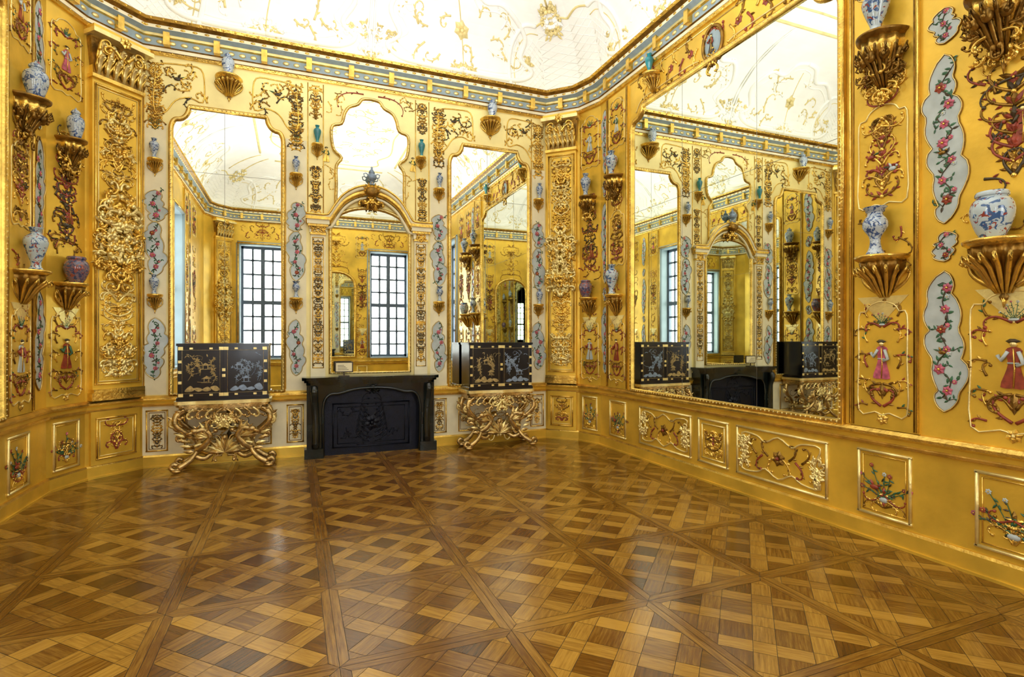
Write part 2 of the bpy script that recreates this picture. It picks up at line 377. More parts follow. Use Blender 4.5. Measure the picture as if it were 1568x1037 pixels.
for i in (0,3,6,9):
    F=CF(i);L=SL[i]; n=2 if L<7 else 3; w=L/n
    for k in range(n):
        c=(k+.5)*w; h=w*.44
        for sg in (1,-1):
            big=[(c,.16),(c+sg*h*.5,.16),(c+sg*h*.8,.2),(c+sg*h*.95,.34),(c+sg*h*.8,.5),(c+sg*h*.92,.8),(c+sg*h*.7,1.1),(c+sg*h*.4,1.1),(c+sg*h*.25,1.3),(c,1.35)]
            line(F,big,.036,1); line(F,[(a_,b_+.0) for a_,b_ in big],.016,0)
            line(F,[(c,.24),(c+sg*h*.45,.24),(c+sg*h*.7,.3),(c+sg*h*.82,.42),(c+sg*h*.7,.55),(c+sg*h*.8,.8),(c+sg*h*.6,1.0),(c+sg*h*.3,1.0),(c+sg*h*.2,1.2),(c,1.25)],.012,1)
            for q in range(9):
                u=c+sg*rng.uniform(.05,h*.7); v=rng.uniform(.25,1.2)
                scroll(mb,F,u,v,rng.uniform(-1,1.5) if sg>0 else pi-rng.uniform(-1,1.5),rng.uniform(.3,.6),rng.choice((-1,1))*rng.uniform(3,6),.013,q%3==2 and 1 or 0,14,leaf=0)
            cluster(mb,F,c+sg*h*.9,.42,.07,.22,rng,6,.01,.018,(0,1))
        line(F,[(c,.2),(c,.6),(c,1.2)],.008); flower(mb,F,c,.7,.13,0)
        cluster(mb,F,c,.2,.22,.14,rng,8,.01,.018,(0,1))
        if k:
            b0=k*w; cluster(mb,F,b0,.35,.18,.5,rng,14,.02,.02,(0,1,1)); line(F,[(b0-.03,.0),(b0-.03,1.85)],.014,1);line(F,[(b0+.03,.0),(b0+.03,1.85)],.014,1)
    line(F,[(0,1.88),(L/2,1.88),(L,1.88)],.03); line(F,[(0,.06),(L/2,.06),(L,.06)],.012)
    for e_,sg in ((0,1),(L,-1)):
        line(F,[(e_,.95),(e_+sg*.25,.92),(e_+sg*.5,.7),(e_+sg*.62,.4),(e_+sg*.6,.05)],.034,1)
        line(F,[(e_,.95),(e_+sg*.25,.92),(e_+sg*.5,.7),(e_+sg*.62,.4),(e_+sg*.6,.05)],.017)
        line(F,[(e_,.85),(e_+sg*.2,.83),(e_+sg*.42,.64),(e_+sg*.53,.38),(e_+sg*.52,.05)],.008)
        for q in range(-6,10):
            for dr in (1,-1):
                pp=[]
                for j in range(15):
                    x=q*.09+dr*j*.05; y=.08+j*.05
                    if 0<=x<=.50 and y<=.82*(1-(x/.56)**3)+.0: pp.append((e_+sg*x,y))
                if len(pp)>=2: line(F,pp,.007,1,1)
for i in (1,2,4,5,7,8,10,11):
    F=CF(i);L=SL[i]
    line(F,[(0,.95),(L/2,1.0),(L,.95)],.018); line(F,[(0,.06),(L,.06)],.012)
    for q in range(8):
        line(F,[(0,.1+q*.1),(L,.1+q*.1+.18)],.006,1,2); line(F,[(L,.1+q*.1),(0,.1+q*.1+.18)],.006,1,2)
    if i in (1,11,4,7): cluster(mb,F,L/2,.98,.16,.36,rng,16,.03,.024,(0,1))
    line(F,[(L/2,1.1),(L/2,1.85)],.015)
class Flat:
    N=-Z
    def Nat(s,u,v): return -Z
    def P(s,u,v,d=0): return Vector((u,v,Z0+CH-d))
F=Flat()
for sg in (1,-1):
    for sh in (1,-1):
        line(F,[(CX,CY+sh*3.3),(CX+sg*.9,CY+sh*3.3),(CX+sg*1.3,CY+sh*3.1),(CX+sg*1.25,CY+sh*2.6),(CX+sg*1.5,CY+sh*2.0),(CX+sg*1.4,CY+sh*.8),(CX+sg*1.5,CY)],.02)
        for q in range(22):
            a=rng.uniform(0,6.28); scroll(mb,F,CX+sg*rng.uniform(.1,1.2),CY+sh*rng.uniform(.1,3.1),a,rng.uniform(.3,.6),rng.choice((-1,1))*rng.uniform(3,6),.013,0,12,leaf=0)
mb.obj('trim_ceiling_stucco',[STUC,CEIL])
# ------------------------------------------------------------------ parquet floor
T=.9; B_=.05
bas=MB(); bas.add([Vector((-2.7,-2.8,-.02)),Vector((4.6,-2.8,-.02)),Vector((4.6,8.2,-.02)),Vector((-2.7,8.2,-.02)),Vector((-2.7,-2.8,-.0015)),Vector((4.6,-2.8,-.0015)),Vector((4.6,8.2,-.0015)),Vector((-2.7,8.2,-.0015))],[(3,2,1,0),(4,5,6,7),(0,1,5,4),(1,2,6,5),(2,3,7,6),(3,0,4,7)],1,False)
fv=[];ff=[];tone=[];fuv=[]
def clip(pl,nx,ny,c):
    o=[]
    for i in range(len(pl)):
        a=pl[i];b2=pl[(i+1)%len(pl)]; da=nx*a[0]+ny*a[1]-c;db=nx*b2[0]+ny*b2[1]-c
        if da<=0:o.append(a)
        if (da<0<db) or (db<0<da): t=da/(da-db); o.append((a[0]+(b2[0]-a[0])*t,a[1]+(b2[1]-a[1])*t))
    return o
rng=random.Random(11)
def plank(pl,ang,tn):
    if len(pl)<3:return
    k=len(fv); fv.extend([(a,b2,0) for a,b2 in pl]); ff.append(list(range(k,k+len(pl)))); tone.append(tn)
    ca,sa=math.cos(ang),math.sin(ang); ox,oy=rng.uniform(0,50),rng.uniform(0,50)
    fuv.extend([(a*ca+b2*sa+ox,-a*sa+b2*ca+oy) for a,b2 in pl])
S2=T-2*B_; per=S2*math.sqrt(2)/4; sw=per*.40; R2=math.sqrt(.5); gp=.0013
for ix in range(8):
    for iy in range(12):
        x0=.206-.9*3+ix*T; y0=3.66-.9*7+iy*T; cx,cy=x0+T/2,y0+T/2; h=T/2;hi=S2/2; tr=rng.uniform(-.06,.06)
        for q in range(4):
            a=q*pi/2; ca,sa=math.cos(a),math.sin(a)
            pl=[(-h+gp*2,-h+gp),(h-gp*2,-h+gp),(hi-gp,-hi-gp),(-hi+gp,-hi-gp)]
            plank([(cx+x*ca-y*sa,cy+x*sa+y*ca) for x,y in pl],a,.38+rng.uniform(-.07,.07)+tr)
        iv=[]
        for k in range(-3,4):
            iv.append((k*per-sw/2,k*per+sw/2,'s',k)); iv.append((k*per+sw/2,(k+1)*per-sw/2,'g',k))
        st={('a',k):rng.uniform(-.14,.09) for k in range(-3,4)}; st.update({('b',k):rng.uniform(-.14,.09) for k in range(-3,4)})
        for (s0,s1,ts,ks) in iv:
            for (t0,t1,tt,kt) in iv:
                pl=[(s0+gp,t0+gp),(s1-gp,t0+gp),(s1-gp,t1-gp),(s0+gp,t1-gp)]
                own = 'g'
                if ts=='s' and tt=='s': own='a' if (ks+kt)%2 else 'b'
                elif ts=='s': own='a'
                elif tt=='s': own='b'
                q=[((a-b2)*R2,(a+b2)*R2) for a,b2 in pl]
                for nx,ny in ((1,0),(-1,0),(0,1),(0,-1)):
                    q=clip(q,nx,ny,hi-gp)
                    if not q:break
                if not q or len(q)<3: continue
                q=[(cx+a,cy+b2) for a,b2 in q]
                if own=='a': plank(q,3*pi/4,.56+st[('a',ks)]+tr+rng.uniform(-.04,.04))
                elif own=='b': plank(q,pi/4,.51+st[('b',kt)]+tr+rng.uniform(-.04,.04))
                else: plank(q,rng.choice((pi/4,3*pi/4)),.29+rng.uniform(-.10,.12)+tr)
me=bpy.data.meshes.new('floor'); k=len(fv)
me.from_pydata(fv+[tuple(v) for v in bas.v],[],ff+[[i+k for i in f] for f in bas.f])
me.materials.append(PARQ);me.materials.append(FLBASE)
me.polygons.foreach_set('material_index',[0]*len(ff)+[1]*len(bas.f))
ca_=me.attributes.new('tone','FLOAT_COLOR','FACE')
for i,t in enumerate(tone): ca_.data[i].color=(t,t,t,1)
ul=me.uv_layers.new(name='UVMap')
for i,c in enumerate(fuv): ul.data[i].uv=c
me.update(); ob=bpy.data.objects.new('floor',me); sc.collection.objects.link(ob)
# ------------------------------------------------------------------ windows
wn=0
for i,ops in WIN.items():
    F=SF[i]
    for (a,b2,c,d) in ops:
        wn+=1; mb=MB(); D=-.30
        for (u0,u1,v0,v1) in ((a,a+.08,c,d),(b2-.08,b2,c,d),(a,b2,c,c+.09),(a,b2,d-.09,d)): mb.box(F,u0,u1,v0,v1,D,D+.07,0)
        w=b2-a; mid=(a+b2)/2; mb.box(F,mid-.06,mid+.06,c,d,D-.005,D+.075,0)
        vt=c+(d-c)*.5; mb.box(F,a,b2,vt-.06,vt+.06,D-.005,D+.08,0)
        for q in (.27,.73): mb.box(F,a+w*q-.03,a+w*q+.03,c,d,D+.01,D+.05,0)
        for q in range(1,8):
            v=c+(d-c)*q/8; mb.box(F,a,b2,v-.028,v+.028,D+.01,D+.05,0)
        mb.box(F,a,b2,c-.03,c+.01,-.3,.04,3)
        for (u0,u1) in ((a,a+.012),(b2-.012,b2)): mb.box(F,u0,u1,c,d,-.22,.0,3)
        mb.box(F,a,b2,d-.012,d,-.22,0,3)
        mb.box(F,a+.01,b2-.01,c+.01,d-.01,D+.02,D+.026,1)
        for rr,dd,mi in ((.06,.0,3),(.03,.04,2)):
            e_=.05
            mb.tube([F.P(a-e_,c,dd),F.P(a-e_,d+e_,dd)],rr,mi,6,F.N);mb.tube([F.P(b2+e_,c,dd),F.P(b2+e_,d+e_,dd)],rr,mi,6,F.N);mb.tube([F.P(a-e_-.03,d+e_,dd),F.P(b2+e_+.03,d+e_,dd)],rr,mi,6,F.N)
        mb.obj('window_%d'%wn,[BACKLITP,WGL,GOLD,REVEAL])
        ld=bpy.data.lights.new('window_daylight','AREA'); ld.shape='RECTANGLE'; ld.size=w+.5; ld.size_y=d-c+.4
        ld.energy=235; ld.color=(.95,.98,1.)
        lo=bpy.data.objects.new('window_daylight_%d'%wn,ld); sc.collection.objects.link(lo)
        lo.location=F.P(mid,(c+d)/2,-.62); lo.rotation_euler=F.N.to_track_quat('-Z','Y').to_euler()
# added fill light brightening the ceiling; the room has no such lamp
ld=bpy.data.lights.new('ceiling_fill_light','AREA'); ld.shape='RECTANGLE'; ld.size=4.0; ld.size_y=7.0; ld.energy=325; ld.color=(.97,.98,1.)
lo=bpy.data.objects.new('ceiling_fill_light',ld); sc.collection.objects.link(lo); lo.location=(.96,2.9,4.35); lo.rotation_euler=(pi,0,0)
# ------------------------------------------------------------------ mirrors
def shaped(uc,hw,vb,vs,vt,c):
    R=[(hw,vb),(hw,vs)]
    for i in range(1,9):
        t=i/8; R.append((hw-c*.35*(1-math.cos(t*pi/2)), vs+(vt-vs)*.45*math.sin(t*pi/2)))
    u1,v1=R[-1]
    for i in range(1,9):
        t=i/8; R.append((u1-c*.65*math.sin(t*pi/2), v1+(vt-v1)*(1-math.cos(t*pi/2))))
    return [(uc+a,b2) for a,b2 in R]+[(uc-a,b2) for a,b2 in R[::-1]]
def framed_mirror(F,outline,name,fr=.028,seams=()):
    mb=MB(); mb.prism(outline,F,0,.014,0)
    mb.tube([F.P(a,b2,.018) for a,b2 in outline],fr,1,8,F.N,closed=True)
    mb.tube([F.P(a,b2,.035) for a,b2 in outline],fr*.45,2,6,F.N,closed=True)
    for j in range(len(outline)):
        a=outline[j];b2=outline[(j+1)%len(outline)]; L=math.hypot(b2[0]-a[0],b2[1]-a[1]); n=int(L/.05)
        for q in range(n):
            t=(q+.5)/n; mb.ell(F.P(a[0]+(b2[0]-a[0])*t,a[1]+(b2[1]-a[1])*t,.045),.011,2,5,4)
    for (u0,v0,u1,v1) in seams:
        mb.tube([F.P(u0,v0,.0145),F.P(u1,v1,.0145)],.0022,3,4,F.N)
    return mb.obj(name,[MIRR,GOLD,GOLDP,SEAM])
BK=SF[0]; C0=1.015+1.74
for s in (-1,1):
    uc=C0+s*1.80
    framed_mirror(BK,shaped(uc,.65,.90,4.22,4.54,.2),'wall_mirror',.03,[(uc-.05,.92,uc-.05,4.52),(uc-.64,3.72,uc+.64,3.72)])
uR=7.1-4.73
framed_mirror(SF[3],shaped(uR,1.53,.90,4.42,4.69,.26),'wall_mirror',.035,[(uR-.5,.92,uR-.5,4.67),(uR+.62,.92,uR+.62,4.67),(uR-1.5,3.3,uR+1.5,3.3)])
uL=4.52+1.7
framed_mirror(SF[9],shaped(uL,1.53,.90,4.42,4.69,.26),'wall_mirror',.035,[(uL-.5,.92,uL-.5,4.67),(uL+.55,.92,uL+.55,4.67),(uL-1.5,3.3,uL+1.5,3.3)])
R=[(0,3.74),(.2,3.70),(.36,3.58),(.47,3.40),(.47,3.75),(.47,4.0),(.40,4.12),(.50,4.22),(.535,4.4),(.52,4.55),(.40,4.60),(.36,4.74),(.30,4.84),(.18,4.90),(.12,4.98),(0,5.0)]
def hs(R,uc,k=3):
    q=smooth(R,k,False); return [(uc+a,b2) for a,b2 in q]+[(uc-a,b2) for a,b2 in q[::-1][1:-1]]
framed_mirror(BK,hs(R,C0),'overmantel_mirror',.022)
A=[(.55,1.12),(.55,3.12)]+[(.55*math.cos(t*pi/16),3.12+.33*math.sin(t*pi/16)) for t in range(1,9)]
framed_mirror(BK,[(C0+a,b2) for a,b2 in A]+[(C0-a,b2) for a,b2 in A[::-1][1:]],'chimney_mirror',.025)
F6=SF[6]; cc=3.77-1.25
A=[(.6,1.0),(.6,3.3)]+[(.6*math.cos(t*pi/16),3.3+.45*math.sin(t*pi/16)) for t in range(1,9)]
framed_mirror(F6,[(cc+a,b2) for a,b2 in A]+[(cc-a,b2) for a,b2 in A[::-1][1:]],'arched_mirror',.05)
# ------------------------------------------------------------------ chimney piece surround
mb=MB(); rng=random.Random(3)
F2=BK.sh(.05)
for s in (-1,1):
    u=C0+s*.71
    mb.box(BK,u-.095,u+.095,1.08,3.04,0,.05,4); rect(mb,BK,u-.07,u+.07,1.2,2.98,.006,0,.052)
    arab(mb,F2,u,1.25,2.95,.062,rng,(0,3,3),.006,1)
    for k,(w,v0,v1,d) in enumerate(((.10,3.02,3.05,.07),(.11,3.05,3.13,.06),(.13,3.13,3.16,.09),(.145,3.16,3.22,.11),(.16,3.22,3.26,.13))): mb.box(BK,u-w,u+w,v0,v1,0,d,0 if k%2==0 else 4)
    cluster(mb,F2,u,3.09,.07,.08,rng,8,.02,.012)
arch=[(.87,3.20),(.62,3.20),(.56,3.24),(.50,3.34),(.38,3.50),(.2,3.62),(0,3.67)]
ap=smooth(arch,5,False); full=[(C0+a,b2) for a,b2 in ap]+[(C0-a,b2) for a,b2 in ap[::-1][1:]]
mb.tube([BK.P(a,b2,.06) for a,b2 in full],.045,0,8,BK.N); mb.tube([BK.P(a,b2+.06,.09) for a,b2 in full],.03,4,8,BK.N); mb.tube([BK.P(a,b2+.09,.12) for a,b2 in full],.015,0,6,BK.N)
mb.tube([BK.P(C0+(a-C0)*.93,b2-.07,.04) for a,b2 in full],.022,4,6,BK.N)
cluster(mb,BK,C0,3.56,.13,.16,rng,14,.1,.02,(0,6)); mb.ell(BK.P(C0,3.66,.13),(.1,.06,.075),6,12,8,(BK.U,BK.N,Z))
for q in range(9):
    a=pi*q/8; leafm(mb,BK,C0,3.66,a,.14,.05,0,.14,.03)
mb.obj('trim_chimney_arch',[GOLD,RED,GREEN,BLACK,CREAM,PINK,BRONZE,GOLDP])
# ------------------------------------------------------------------ fireplace
mb=MB(); BF=BK.sh(.006)
sh=[(C0+u,d) for u,d in [(-.92,.04)]+smooth([(-.92,.26),(-.84,.34),(-.7,.33),(-.5,.27),(-.2,.30),(0,.34),(.2,.30),(.5,.27),(.7,.33),(.84,.34),(.92,.26)],4,False)+[(.92,0.04)]]
mb.plan(sh,BF,1.04,1.08,0)
mb.plan([(C0+(u-C0)*.97,d*.92) for u,d in sh],BF,1.01,1.04,0)
mb.plan([(C0+(u-C0)*.94,d*.82) for u,d in sh],BF,.975,1.01,0)
for s in (-1,1):
    mb.box(BF,min(C0+s*.66,C0+s*.86),max(C0+s*.66,C0+s*.86),0,.975,0,.23,0)
    mb.box(BF,min(C0+s*.65,C0+s*.89),max(C0+s*.65,C0+s*.89),0,.13,0,.27,0)
    mb.box(BF,min(C0+s*.71,C0+s*.81),max(C0+s*.71,C0+s*.81),.18,.72,.2,.25,0)
    mb.tube([BF.P(C0+s*q[0],q[1],q[2]) for q in smooth([(.75,.14,.25),(.75,.5,.235),(.76,.72,.25),(.77,.88,.30),(.77,.95,.27)],4,False)],.05,0,8,BK.U)
    mb.ell(BF.P(C0+s*.77,.88,.27),(.055,.06,.06),0,10,6,(BK.U,BK.N,Z))
low=smooth([(-.66,.62),(-.63,.76),(-.56,.83),(-.44,.84),(-.25,.89),(0,.91),(.25,.89),(.44,.84),(.56,.83),(.63,.76),(.66,.62)],4,False)
mb.prism([(C0-.68,.98)]+[(C0+a,b2) for a,b2 in low]+[(C0+.68,.98)],BF,0,.22,0)
mb.tube([BF.P(C0+a,b2+.015,.225) for a,b2 in [(-.655,.0)]+low+[(.655,.0)]],.02,0,8,BK.N)
cluster(mb,BF,C0,.935,.10,.06,rng,8,.235,.014)
mb.box(BF,C0-.66,C0+.66,0,.93,.06,.10,1)
Fp=BK.sh(.106)
rect(mb,Fp,C0-.52,C0+.52,.10,.70,.010,1); rect(mb,Fp,C0-.46,C0+.46,.15,.65,.005,1)
for q in range(7):
    for sg in (1,-1): scroll(mb,Fp,C0+sg*.04,.16+q*.06,.4+.1*q if sg>0 else pi-.4-.1*q,.4,sg*(4.5-q*.3),.009,1,14,leaf=1)
fill(mb,Fp,C0-.4,C0+.4,.2,.6,16,rng,(1,),.008)
flower(mb,Fp,C0,.42,.12,1,1)
mb.obj('fireplace',[MARB,IRON])
mb=MB(); uc=C0-.38; Fc=BK.sh(.16)  # card stand modelled in place of a reflection in the chimney mirror
mb.box(Fc,uc-.12,uc+.12,1.135,1.28,-.006,.006,0); mb.box(Fc,uc-.105,uc+.105,1.15,1.265,.006,.008,1)
for q in range(4): mb.box(Fc,uc-.085,uc+.06-.02*q,1.17+q*.02,1.176+q*.02,.008,.009,0)
mb.box(Fc,uc-.07,uc+.07,1.081,1.092,-.05,.05,0); mb.box(Fc,uc-.01,uc+.01,1.09,1.14,-.006,.006,0)
mb.obj('reflection_card_stand',[BLACK,CREAM])
# ------------------------------------------------------------------ brackets & vases
def bracket(F,u,v,r,ds=1.35,hb=.24,kind=0,seed=0):
    mb=MB(); rg=random.Random(seed)
    mb.hlathe(F,u,v,[(r*.86,-.045),(r*.92,-.03),(r*1.0,-.022),(r*1.02,-.006),(r*.98,0),(.001,0)],ds,0,28)
    h=hb
    mb.hlathe(F,u,v,[(.004,-h),(r*.10,-h*.97),(r*.14,-h*.92),(r*.08,-h*.86),(r*.2,-h*.80),(r*.35,-h*.66),(r*.42,-h*.52),(r*.66,-h*.36),(r*.8,-h*.25),(r*.84,-.045)],ds*.95,1,28,.07,12)
    for k in range(9):
        q=pi*(k+.5)/9; c_,s_=math.cos(q),math.sin(q)
        pp=[F.P(u+c_*r*a,v-h*b2,s_*r*ds*a) for a,b2 in ((.2,.86),(.42,.66),(.62,.46),(.86,.34),(1.02,.26),(1.04,.36),(.96,.40))]
        mb.tube(pp,[r*.04,r*.075,r*.085,r*.075,r*.06,r*.05,r*.03],0,5,Z)
    if kind:
        for k in range(5):
            q=pi*(k+.5)/5; c_,s_=math.cos(q),math.sin(q)
            mb.ell(F.P(u+c_*r*.75,v-h*.38,s_*r*ds*.75),(r*.2,r*.2,r*.26),0,8,6)
            mb.ell(F.P(u+c_*r*.92,v-h*.42,s_*r*ds*.92),(r*.09),0,6,5)
            pp=[F.P(u+(c_*(r*.9)+x),v-h*.4+y,s_*r*ds*.9) for x,y in ((0,0),(r*.2*c_,r*.15),(r*.28*c_,r*.02),(r*.15*c_,-r*.1))]
            mb.tube(pp,[r*.08,r*.07,r*.05,r*.03],0,5,Z)
        for dd in (.05,.12): cluster(mb,F,u,v-h*.65,r*.75,h*.6,rg,10,dd,.014,(0,1))
    else:
        for sg in (1,-1): scroll(mb,F,u+sg*r*.3,v-h*.75,pi/2-sg*1.0,r*1.6,sg*4,r*.09,0,10,.015)
    mb.tube([F.P(u,v-h*.9,.015),F.P(u,v-h*1.1,.015)],[r*.1,.003],0,6,F.N)
    return mb.obj('gilded_wall_bracket',[BRONZE,GOLD] if kind else [GOLD,BRONZE])
VP={'balu':[(.55,0),(.6,.03),(.45,.08),(.42,.18),(.7,.38),(.95,.58),(1,.68),(.85,.78),(.45,.86),(.42,.93),(.62,1)],
 'trum':[(.72,0),(.74,.04),(.52,.14),(.42,.28),(.5,.40),(.92,.55),(1,.66),(.86,.76),(.62,.84),(.66,.92),(.98,1)],
 'ging':[(.5,0),(.55,.03),(.7,.15),(.95,.38),(1,.52),(.9,.66),(.5,.76),(.5,.8),(.56,.81),(.54,.86),(.3,.93),(.1,.95),(.12,.98),(.06,1)],
 'jar':[(.5,0),(.55,.03),(.75,.18),(.97,.45),(1,.62),(.9,.78),(.72,.86),(.70,.89),(.76,.9),(.76,.96),(.7,1)]}
def vase(F,u,v,h,r,prof,m_,d):
    mb=MB(); P_=smooth([(a*r,b2*h) for a,b2 in VP[prof]],3,False)
    if prof!='ging':
        a,b2=P_[-1]; P_=P_+[(a*.85,b2),(a*.75,b2-.1*h),(.002,b2-.15*h)]
    mb.lathe(F.P(u,v,d),P_,0,28); return mb.obj('porcelain_vase',[m_])
def bv(F,u,v,r,h,vr,prof,m_,hb,kind=0,seed=0,ds=1.35):
    bracket(F,u,v,r,ds,hb,kind,seed); vase(F,u,v+.001,h,vr,prof,m_,r*ds*.52)
k=0
for s in (-1,1):
    for (du,v,r,h,vr,pf,m_,hb) in ((2.62,3.83,.085,.24,.055,'balu',PORB,.2),(2.62,2.15,.085,.24,.055,'balu',PORB,.22),(.99,3.83,.085,.22,.05,'balu',PORB,.2),(.99,2.15,.085,.22,.05,'trum',PORB,.2),
        (.72,4.27,.075,.24,.05,'balu',TEAL,.2),(1.80,4.98,.16,.29,.075,'ging',PORB,.28)):
        k+=1; bv(BK,C0+s*du,v,r,h,vr,pf,m_,hb,0,k)
mb=MB(); mb.lathe(BK.P(C0,3.75,.1),[(.06,0),(.065,.015),(.03,.03),(.02,.06),(.06,.09),(.07,.13),(.05,.16),(.03,.17),(.045,.18),(.02,.22),(.012,.24),(.018,.255),(.002,.27)],0,20)
for sg in (1,-1): mb.tube([BK.P(C0+sg*a,3.75+b2,.1) for a,b2 in ((.06,.11),(.1,.12),(.11,.16),(.08,.17),(.05,.15))],.007,0,6,BK.N)
mb.obj('silver_urn',[SILV])
FE=SF[3];FW=SF[9]
bv(FE,.47,2.23,.15,.42,.095,'balu',PORC,.36,0,31); bv(FE,.47,3.92,.16,.34,.09,'balu',PORC,.42,1,32)
bv(SF[2],.22,2.23,.14,.26,.10,'jar',PORV,.32,0,33); bv(SF[2],.22,3.78,.14,.34,.08,'balu',PORB,.36,1,34)
bv(FE,4.26,2.24,.19,.37,.085,'trum',PORB,.37,0,35); bv(FE,4.26,3.95,.18,.36,.095,'balu',PORC,.48,1,36)
bv(FE,5.02,2.24,.20,.30,.115,'jar',PORC,.40,0,37); bv(FE,5.02,3.85,.19,.38,.10,'balu',PORB,.48,1,38)
bv(FW,8.1,2.24,.18,.40,.095,'balu',PORC,.37,0,39); bv(FW,8.1,3.85,.18,.36,.10,'ging',PORB,.45,1,40)
bv(SF[10],.25,2.2,.16,.28,.115,'jar',PORV,.34,0,41); bv(SF[10],.25,3.75,.15,.34,.08,'ging',PORB,.38,1,42)
bv(FE,1.32,5.0,.12,.24,.055,'balu',TEAL,.28,0,44); bv(FE,3.42,5.0,.12,.24,.055,'balu',TEAL,.28,0,45)
# ------------------------------------------------------------------ wall ornament : back wall
mb=MB(); rng=random.Random(21)
for s in (-1,1):
    for du in (2.62,.99):
        u=C0+s*du
        cartouche(mb,BK,u,1.10,1.86,.115 if du>2 else .10,rng); cartouche(mb,BK,u,2.38,3.06,.105,rng); cartouche(mb,BK,u,3.05,3.45,.11,rng)
        if du>2: mb.tube([BK.P(u-.12,.95,.003),BK.P(u-.12,5.1,.003)],.008,0,6,BK.N)
    u=C0+s*.74; arab(mb,BK,u,3.32,3.98,.065,rng,(0,3,3),.007); arab(mb,BK,u,4.6,5.08,.075,rng,(0,3,6),.007)
    for sg in(-1,1): mb.tube([BK.P(C0+s*(.74)+sg*.10,3.3,.003),BK.P(C0+s*.74+sg*.10,5.1,.003)],.007,0,6,BK.N)
    mb.tube([BK.P(C0+s*1.12,.92,.003),BK.P(C0+s*1.12,4.2,.003)],.007,0,6,BK.N)
    uc=C0+s*1.80
    for sg in (1,-1):
        pts=[(uc+sg*a,b2) for a,b2 in smooth([(.30,4.62),(.45,4.66),(.60,4.60),(.70,4.45),(.80,4.4),(.84,4.55),(.82,4.85),(.80,5.02),(.5,5.06),(.32,5.04),(.28,4.85)],3)]
        mb.tube([BK.P(a,b2,.004) for a,b2 in pts],.009,0,5,BK.N,closed=True)
        for q in range(14):
            scroll(mb,BK,uc+sg*rng.uniform(.36,.76),rng.uniform(4.66,5.0),rng.uniform(0,6.28),rng.uniform(.14,.24),rng.choice((-1,1))*rng.uniform(3,5),.009,rng.choice((0,0,0,6,6,3)),10,leaf=rng.choice((0,0,6,3)))
        bird(mb,BK,uc+sg*.58,4.87,.14,sg,3)
        scroll(mb,BK,uc+sg*.25,4.62,pi/2-sg*.3,.25,-sg*5,.011,0,12,leaf=0)
        arab(mb,BK,uc+sg*.82,4.2,4.5,.06,rng,(0,2,6),.005)
    arab(mb,BK,C0+s*2.62,4.2,5.05,.09,rng,(0,0,6),.009)
    arab(mb,BK,C0+s*.99,4.15,5.05,.09,rng,(0,3,6),.009)
    scroll(mb,BK,C0+s*.1,5.06,0 if s>0 else pi,.5,s*-2.5,.009,1,14,leaf=1)
    fill(mb,BK,C0+s*.50-.1,C0+s*.50+.1,4.85,5.02,6,rng,(0,6),.006)
    fig(mb,BK,C0+s*.60,4.05,.2,0,2); fill(mb,BK,C0+s*.56-.04,C0+s*.56+.04,3.65,3.95,4,rng,(0,),.005)
    for du,w in ((2.60,.11),(1.0,.1),(1.8,.5)):
        u=C0+s*du; rect(mb,BK,u-w,u+w,.2,.7,.01,0); rect(mb,BK,u-w+.025,u+w-.025,.225,.675,.004,6)
        arab(mb,BK,u,.24,.68,w*.6,rng,(3,6,0),.006)
mb.obj('trim_gilded_relief',ORN)
mb=MB(); mb.box(BK,.0,SL[0],.15,.76,0,.002,0)
for s in (-1,1):
    for du,w in ((2.62,.12),(.99,.13)): mb.box(BK,C0+s*du-w,C0+s*du+w,.9,4.3,0,.0025,0)
mb.obj('trim_wall_field',[CREAM])
